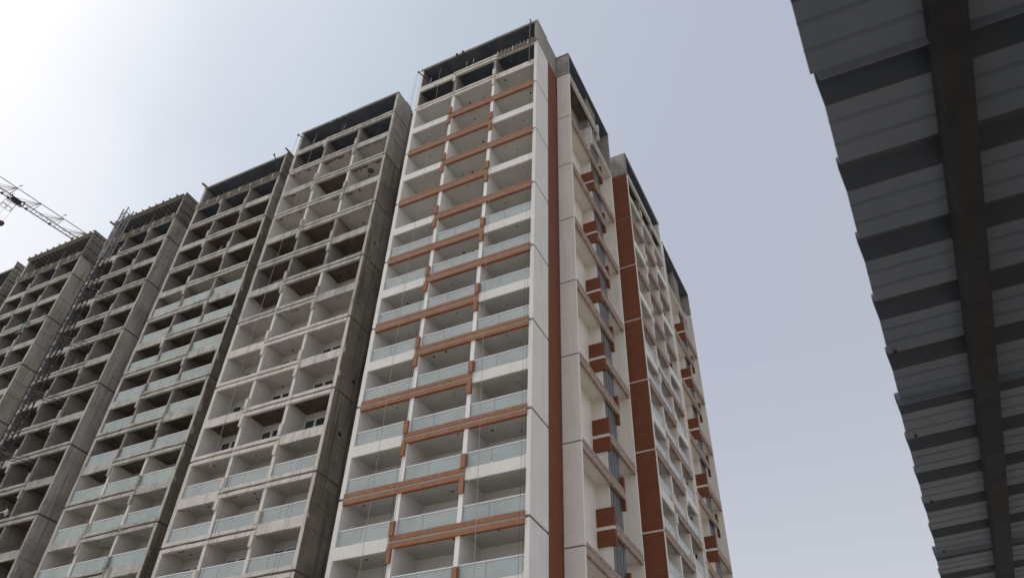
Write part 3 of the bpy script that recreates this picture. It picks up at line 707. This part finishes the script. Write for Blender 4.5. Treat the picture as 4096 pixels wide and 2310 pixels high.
for o in (-hw-0.12, hw+0.12):
    tr.bar(P(-0.3, o, -Hh-0.12), P(1.5, o, -Hh-0.12), 0.07)
    for s in (-0.2, 1.4): tr.bar(P(s, o, -Hh-0.12), P(s, o*0.9, -Hh+0.15), 0.09, 6)
for s in (-0.3, 0.6, 1.5): tr.bar(P(s, -hw-0.12, -Hh-0.12), P(s, hw+0.12, -Hh-0.12), 0.06)
tr.box(P(0.3,0,0)[0]-0.3, P(0.3,0,0)[0]+0.3, P(0.3,0,0)[1]-0.4, P(0.9,0,0)[1]+0.3, P(0,0,-Hh-0.2)[2], P(0,0,-Hh+0.12)[2])
tr.build('trolley', 'steel_dark', CRN)
cg = MB()
for o in (hw+0.25, hw+1.0):
    for z in (-Hh-0.95, -Hh-0.25): cg.bar(P(-0.4, o, z), P(0.9, o, z), 0.035)
    for s in (-0.4, 0.25, 0.9): cg.bar(P(s, o, -Hh-0.95), P(s, o, -Hh-0.25), 0.03)
for s in (-0.4, 0.25, 0.9): cg.bar(P(s, hw+0.25, -Hh-0.95), P(s, hw+1.0, -Hh-0.95), 0.035); cg.bar(P(s, hw+0.25, -Hh-0.3), P(s, hw-0.2, -Hh-0.1), 0.03)
cg.build('service_cage', 'steel_light', CRN)
hz = -Hh-4.15
hk = MB()
c0 = P(0.35, 0.15, hz)
for o in (-0.28, 0.28): hk.bar(P(0.35+o, 0.0, hz+0.05), P(0.35+o, 0.30, hz+0.05), 0.34, 12)
hk.box(c0[0]-0.12, c0[0]+0.12, c0[1]-0.42, c0[1]+0.42, c0[2]-0.3, c0[2]+0.3)
hb = hk.build('hook_block', 'crane_red', CRN)
rg = MB()
for i in range(12):
    t0, t1 = 2*math.pi*i/14, 2*math.pi*(i+1)/14
    rg.bar((c0[0], c0[1]+0.24*math.cos(t0), c0[2]-0.85+0.24*math.sin(t0)), (c0[0], c0[1]+0.24*math.cos(t1), c0[2]-0.85+0.24*math.sin(t1)), 0.06, 6)
rg.bar((c0[0], c0[1], c0[2]-0.3), (c0[0], c0[1], c0[2]-0.62), 0.06, 6)
rg.build('hook', 'steel_dark', hb)
for s in (-0.2, 0.9): MB().bar(P(s, 0.1, -Hh-0.1), P(0.35+(s-0.35)*0.6, 0.15, hz+0.25), 0.014).build('hoist_cable', 'steel_dark', CRN)
ms = MB(); a = 0.8; h = 2.5
for sx in (-a, a):
    for sy in (-a, a): ms.bar((sx, sy, 0), (sx, sy, h), 0.09)
for (p, q) in (((-a,-a),(a,-a)), ((a,-a),(a,a)), ((a,a),(-a,a)), ((-a,a),(-a,-a))):
    ms.bar((*p, 0.05), (*q, 0.05), 0.05); ms.bar((*p, 0.05), (*q, h-0.05), 0.045)
msm = ms.mesh('mast_section', 'crane_paint')
for i in range(29): put('mast_section', msm, CRN, (0, 0, i*h))
MB().lathe(0, 0, [(1.1, 72.5), (1.1, 73.6), (0.7, 73.6), (0.7, 76.0)], 16).build('slewing_ring', 'steel_dark', CRN)
cj = MB()
for o in (-0.6, 0.6): cj.bar(P(7*Ls, o, -Hh), P(7*Ls+12, o, -Hh), 0.12)
for q in range(7): cj.bar(P(7*Ls+q*2, -0.6, -Hh), P(7*Ls+q*2, 0.6, -Hh), 0.06)
cj.build('counter_jib', 'crane_paint', CRN)
MB().box(-1.0, 1.0, -1.2, 1.2, -2.2, 0.3).build('counterweight', 'concrete_top', CRN, P(7*Ls+11, 0, -Hh))

# ------------------------------------------------------------------ canopy over the camera
p0 = Vector((15.291, -30.519, 2.933)); ev = Vector((0.017, 1, 0.018)).normalized(); rd = Vector((0.991, 0.098, 0.091)).normalized()
cn = rd.cross(ev).normalized()
CAN = empty('canopy_roof', (p0.x+3.0, p0.y+2.0, 0), 'dark corrugated metal canopy overhead at the right picture edge', 'canopy')
co = Vector((p0.x+3.0, p0.y+2.0, 0))
def Q(e_, r__, n_): return tuple(p0 + ev*e_ + rd*r__ + cn*n_ - co)
pitch = 0.25
prof = [(0.0, -0.034), (0.010, -0.004), (0.046, -0.004), (0.088, -0.034), (0.128, -0.034), (0.134, -0.030), (0.140, -0.034), (0.190, -0.034), (0.196, -0.030), (0.202, -0.034)]
LEN = 6.0
for s in range(-3, 9):
    v = []; f = []
    pts = []
    for kx in range(5):
        pts += [(s*5*pitch + kx*pitch + a - 0.01, b) for a, b in prof]
    pts.append(((s+1)*5*pitch + 0.018, -0.034)); pts[-1] = ((s+1)*5*pitch - 0.012, -0.036)
    off = -0.003*(s % 2)
    ed = -0.004*((s*37) % 5)
    thick = 0.0018
    nn = len(pts)
    for rr in (ed, LEN):
        for (a, b) in pts: v.append(Q(a, rr, b+off))
        for (a, b) in pts: v.append(Q(a, rr, b+off+thick))
    for i in range(nn-1):
        f.append((i, i+1, 2*nn+i+1, 2*nn+i)); f.append((nn+i, 3*nn+i, 3*nn+i+1, nn+i+1))
        f.append((i, nn+i, nn+i+1, i+1)); f.append((2*nn+i, 2*nn+i+1, 3*nn+i+1, 3*nn+i))
    me = mesh_from('roof_sheet', v, f, 'sheet_under'); me.materials.append(M['rib_shade'])
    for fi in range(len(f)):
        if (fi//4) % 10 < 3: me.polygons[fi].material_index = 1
    put('roof_sheet', me, CAN)
    # lap strip: the free edge of the next sheet hangs a little below
    a = s*5*pitch
    v = []; f = []
    for rr in (ed, LEN):
        for (aa, bb) in ((a-0.012, -0.0375), (a-0.002, -0.050), (a+0.0, -0.050), (a-0.008, -0.0365)): v.append(Q(aa, rr, bb))
    f = [(0,1,5,4), (1,2,6,5), (2,3,7,6), (3,0,4,7), (0,3,2,1), (4,5,6,7)]
    put('sheet_lap', mesh_from('sheet_lap', v, f, 'sheet_under'), CAN)
for (r0, r1, dp) in ((0.196, 0.252, 0.050), (1.35, 1.41, 0.062), (2.6, 2.66, 0.062), (3.9, 3.96, 0.062), (5.2, 5.26, 0.062)):
    v = []; f = []
    secp = [(r0, -0.037), (r1, -0.037), (r1, -0.037-dp), (r1-0.012, -0.037-dp), (r1-0.012, -0.037-dp+0.004), (r0+0.004, -0.037-dp+0.004)] 
    secp = [(r0, -0.038), (r1, -0.038), (r1, -0.038-dp), (r0, -0.038-dp)]
    for e_ in (-3.6, 11.0):
        for (a, b) in secp: v.append(Q(e_, a, b))
    f = [(0,1,5,4), (1,2,6,5), (2,3,7,6), (3,0,4,7), (3,2,1,0), (4,5,6,7)]
    put('purlin', mesh_from('purlin', v, f, 'purlin_steel'), CAN)
rnd = random.Random(5)
for kx in range(-3, 26):
    if rnd.random() < 0.55:
        mb = MB(); e_ = kx*pitch + rnd.choice((0.225, 0.235, 0.115))
        a = Vector(Q(e_, 0.018, -0.034)); mb.bar(a, a-cn*0.007, 0.005, 8); mb.build('screw', 'purlin_steel', CAN)
for e_ in (-3.0, 2.6, 8.2):
    v = []
    for r__ in (0.3, 5.6):
        for (de, b) in ((-0.05, -0.10), (0.05, -0.10), (0.05, -0.24), (-0.05, -0.24)): v.append(Q(e_+de+2.2*0, r__ if r__ > 1 else 2.2, b))
    put('rafter', mesh_from('rafter', v, [(0,1,5,4), (1,2,6,5), (2,3,7,6), (3,0,4,7), (3,2,1,0), (4,5,6,7)], 'purlin_steel'), CAN)
    top = Vector(Q(e_, 4.4, -0.24)); MB().box(top.x-0.06, top.x+0.06, top.y-0.06, top.y+0.06, 0, top.z).build('post', 'purlin_steel', CAN)

# added unseen walls to the right and behind, blocking light under the canopy
MB().box(0.9, 1.05, -14.0, 11.0, 0.0, 2.95).build('unseen_shade_wall', 'concrete_inner', CAN)
MB().box(-3.0, 0.9, -6.2, -6.05, 0.0, 2.75).build('unseen_shade_wall', 'concrete_inner', CAN)
# ------------------------------------------------------------------ worker on tower D
def skin_obj(name, verts, edges, radii, mt, parent, loc, root=0):
    me = bpy.data.meshes.new(name); me.from_pydata(verts, edges, []); me.materials.append(M[mt])
    o = put(name, me, parent, loc)
    md = o.modifiers.new('skin', 'SKIN')
    for i, r in enumerate(radii): me.skin_vertices[0].data[i].radius = (r, r)
    me.skin_vertices[0].data[root].use_root = True
    sd = o.modifiers.new('sub', 'SUBSURF'); sd.levels = 1; sd.render_levels = 2
    return o
PW = empty('person', (-48.05, 2.75, F(3)), 'person in a white shirt bending over at the edge of a bare balcony', 'person')
# bending forward from the hips, torso leaning right and out, arm reaching left
skin_obj('body', [(0,0.10,0.86), (0.02,0.0,1.05), (0.07,-0.12,1.22), (0.10,-0.17,1.33), (0.12,-0.22,1.42),
                  (-0.10,0.12,0.84), (-0.13,0.0,0.45), (-0.14,0.10,0.08), (-0.14,-0.06,0.03),
                  (0.12,0.12,0.84), (0.15,0.0,0.45), (0.16,0.10,0.08), (0.16,-0.06,0.03),
                  (-0.12,-0.14,1.24), (-0.36,-0.22,1.14), (-0.56,-0.34,1.18),
                  (0.26,-0.14,1.22), (0.34,-0.24,0.98), (0.26,-0.36,0.82)],
         [(0,1),(1,2),(2,3),(3,4),(0,5),(5,6),(6,7),(7,8),(0,9),(9,10),(10,11),(11,12),(2,13),(13,14),(14,15),(2,16),(16,17),(17,18)],
         [0.15,0.15,0.16,0.075,0.06,0.10,0.07,0.05,0.04,0.10,0.07,0.05,0.04,0.075,0.05,0.04,0.075,0.05,0.04], 'shirt', PW, (0,0,0))
skin_obj('trousers', [(0,0.10,0.88), (-0.10,0.12,0.82), (-0.13,0.0,0.45), (-0.14,0.10,0.12), (0.12,0.12,0.82), (0.15,0.0,0.45), (0.16,0.10,0.12)],
         [(0,1),(1,2),(2,3),(0,4),(4,5),(5,6)], [0.165,0.115,0.085,0.065,0.115,0.085,0.065], 'trousers', PW, (0,0,0))
hd = MB().lathe(0, 0, [(0.03,-0.115),(0.065,-0.09),(0.08,-0.03),(0.088,0.03),(0.08,0.08),(0.045,0.115),(0.01,0.122)], 14).build('head', 'skin', PW, (0.135,-0.25,1.52))
hd.rotation_euler = (R(25), R(12), 0)
MB().lathe(0, 0.012, [(0.088,0.0),(0.095,0.04),(0.088,0.09),(0.05,0.125),(0.01,0.132)], 14).build('hair', 'hair', hd)
MB().box(-0.012, 0.012, -0.105, -0.075, -0.03, 0.005).build('nose', 'skin', hd)
for sx, r0 in ((-1, (-0.56,-0.34,1.18)), (1, (0.26,-0.36,0.82))):
    hnd = MB()
    b = Vector(r0)
    hnd.box(b.x-0.04, b.x+0.04, b.y-0.09, b.y, b.z-0.02, b.z+0.02)
    for q, ln_ in enumerate((0.06, 0.075, 0.08, 0.065)):
        x = b.x-0.033+q*0.022; hnd.bar((x, b.y-0.085, b.z), (x, b.y-0.085-ln_, b.z-0.03), 0.009, 6)
    hnd.bar((b.x-sx*0.04, b.y-0.03, b.z), (b.x-sx*0.075, b.y-0.08, b.z-0.01), 0.011, 6)
    hnd.build('hand', 'skin', PW)

for o in _tmp:
    for k in ('_lx', '_ly', '_lz'):
        if k in o: del o[k]
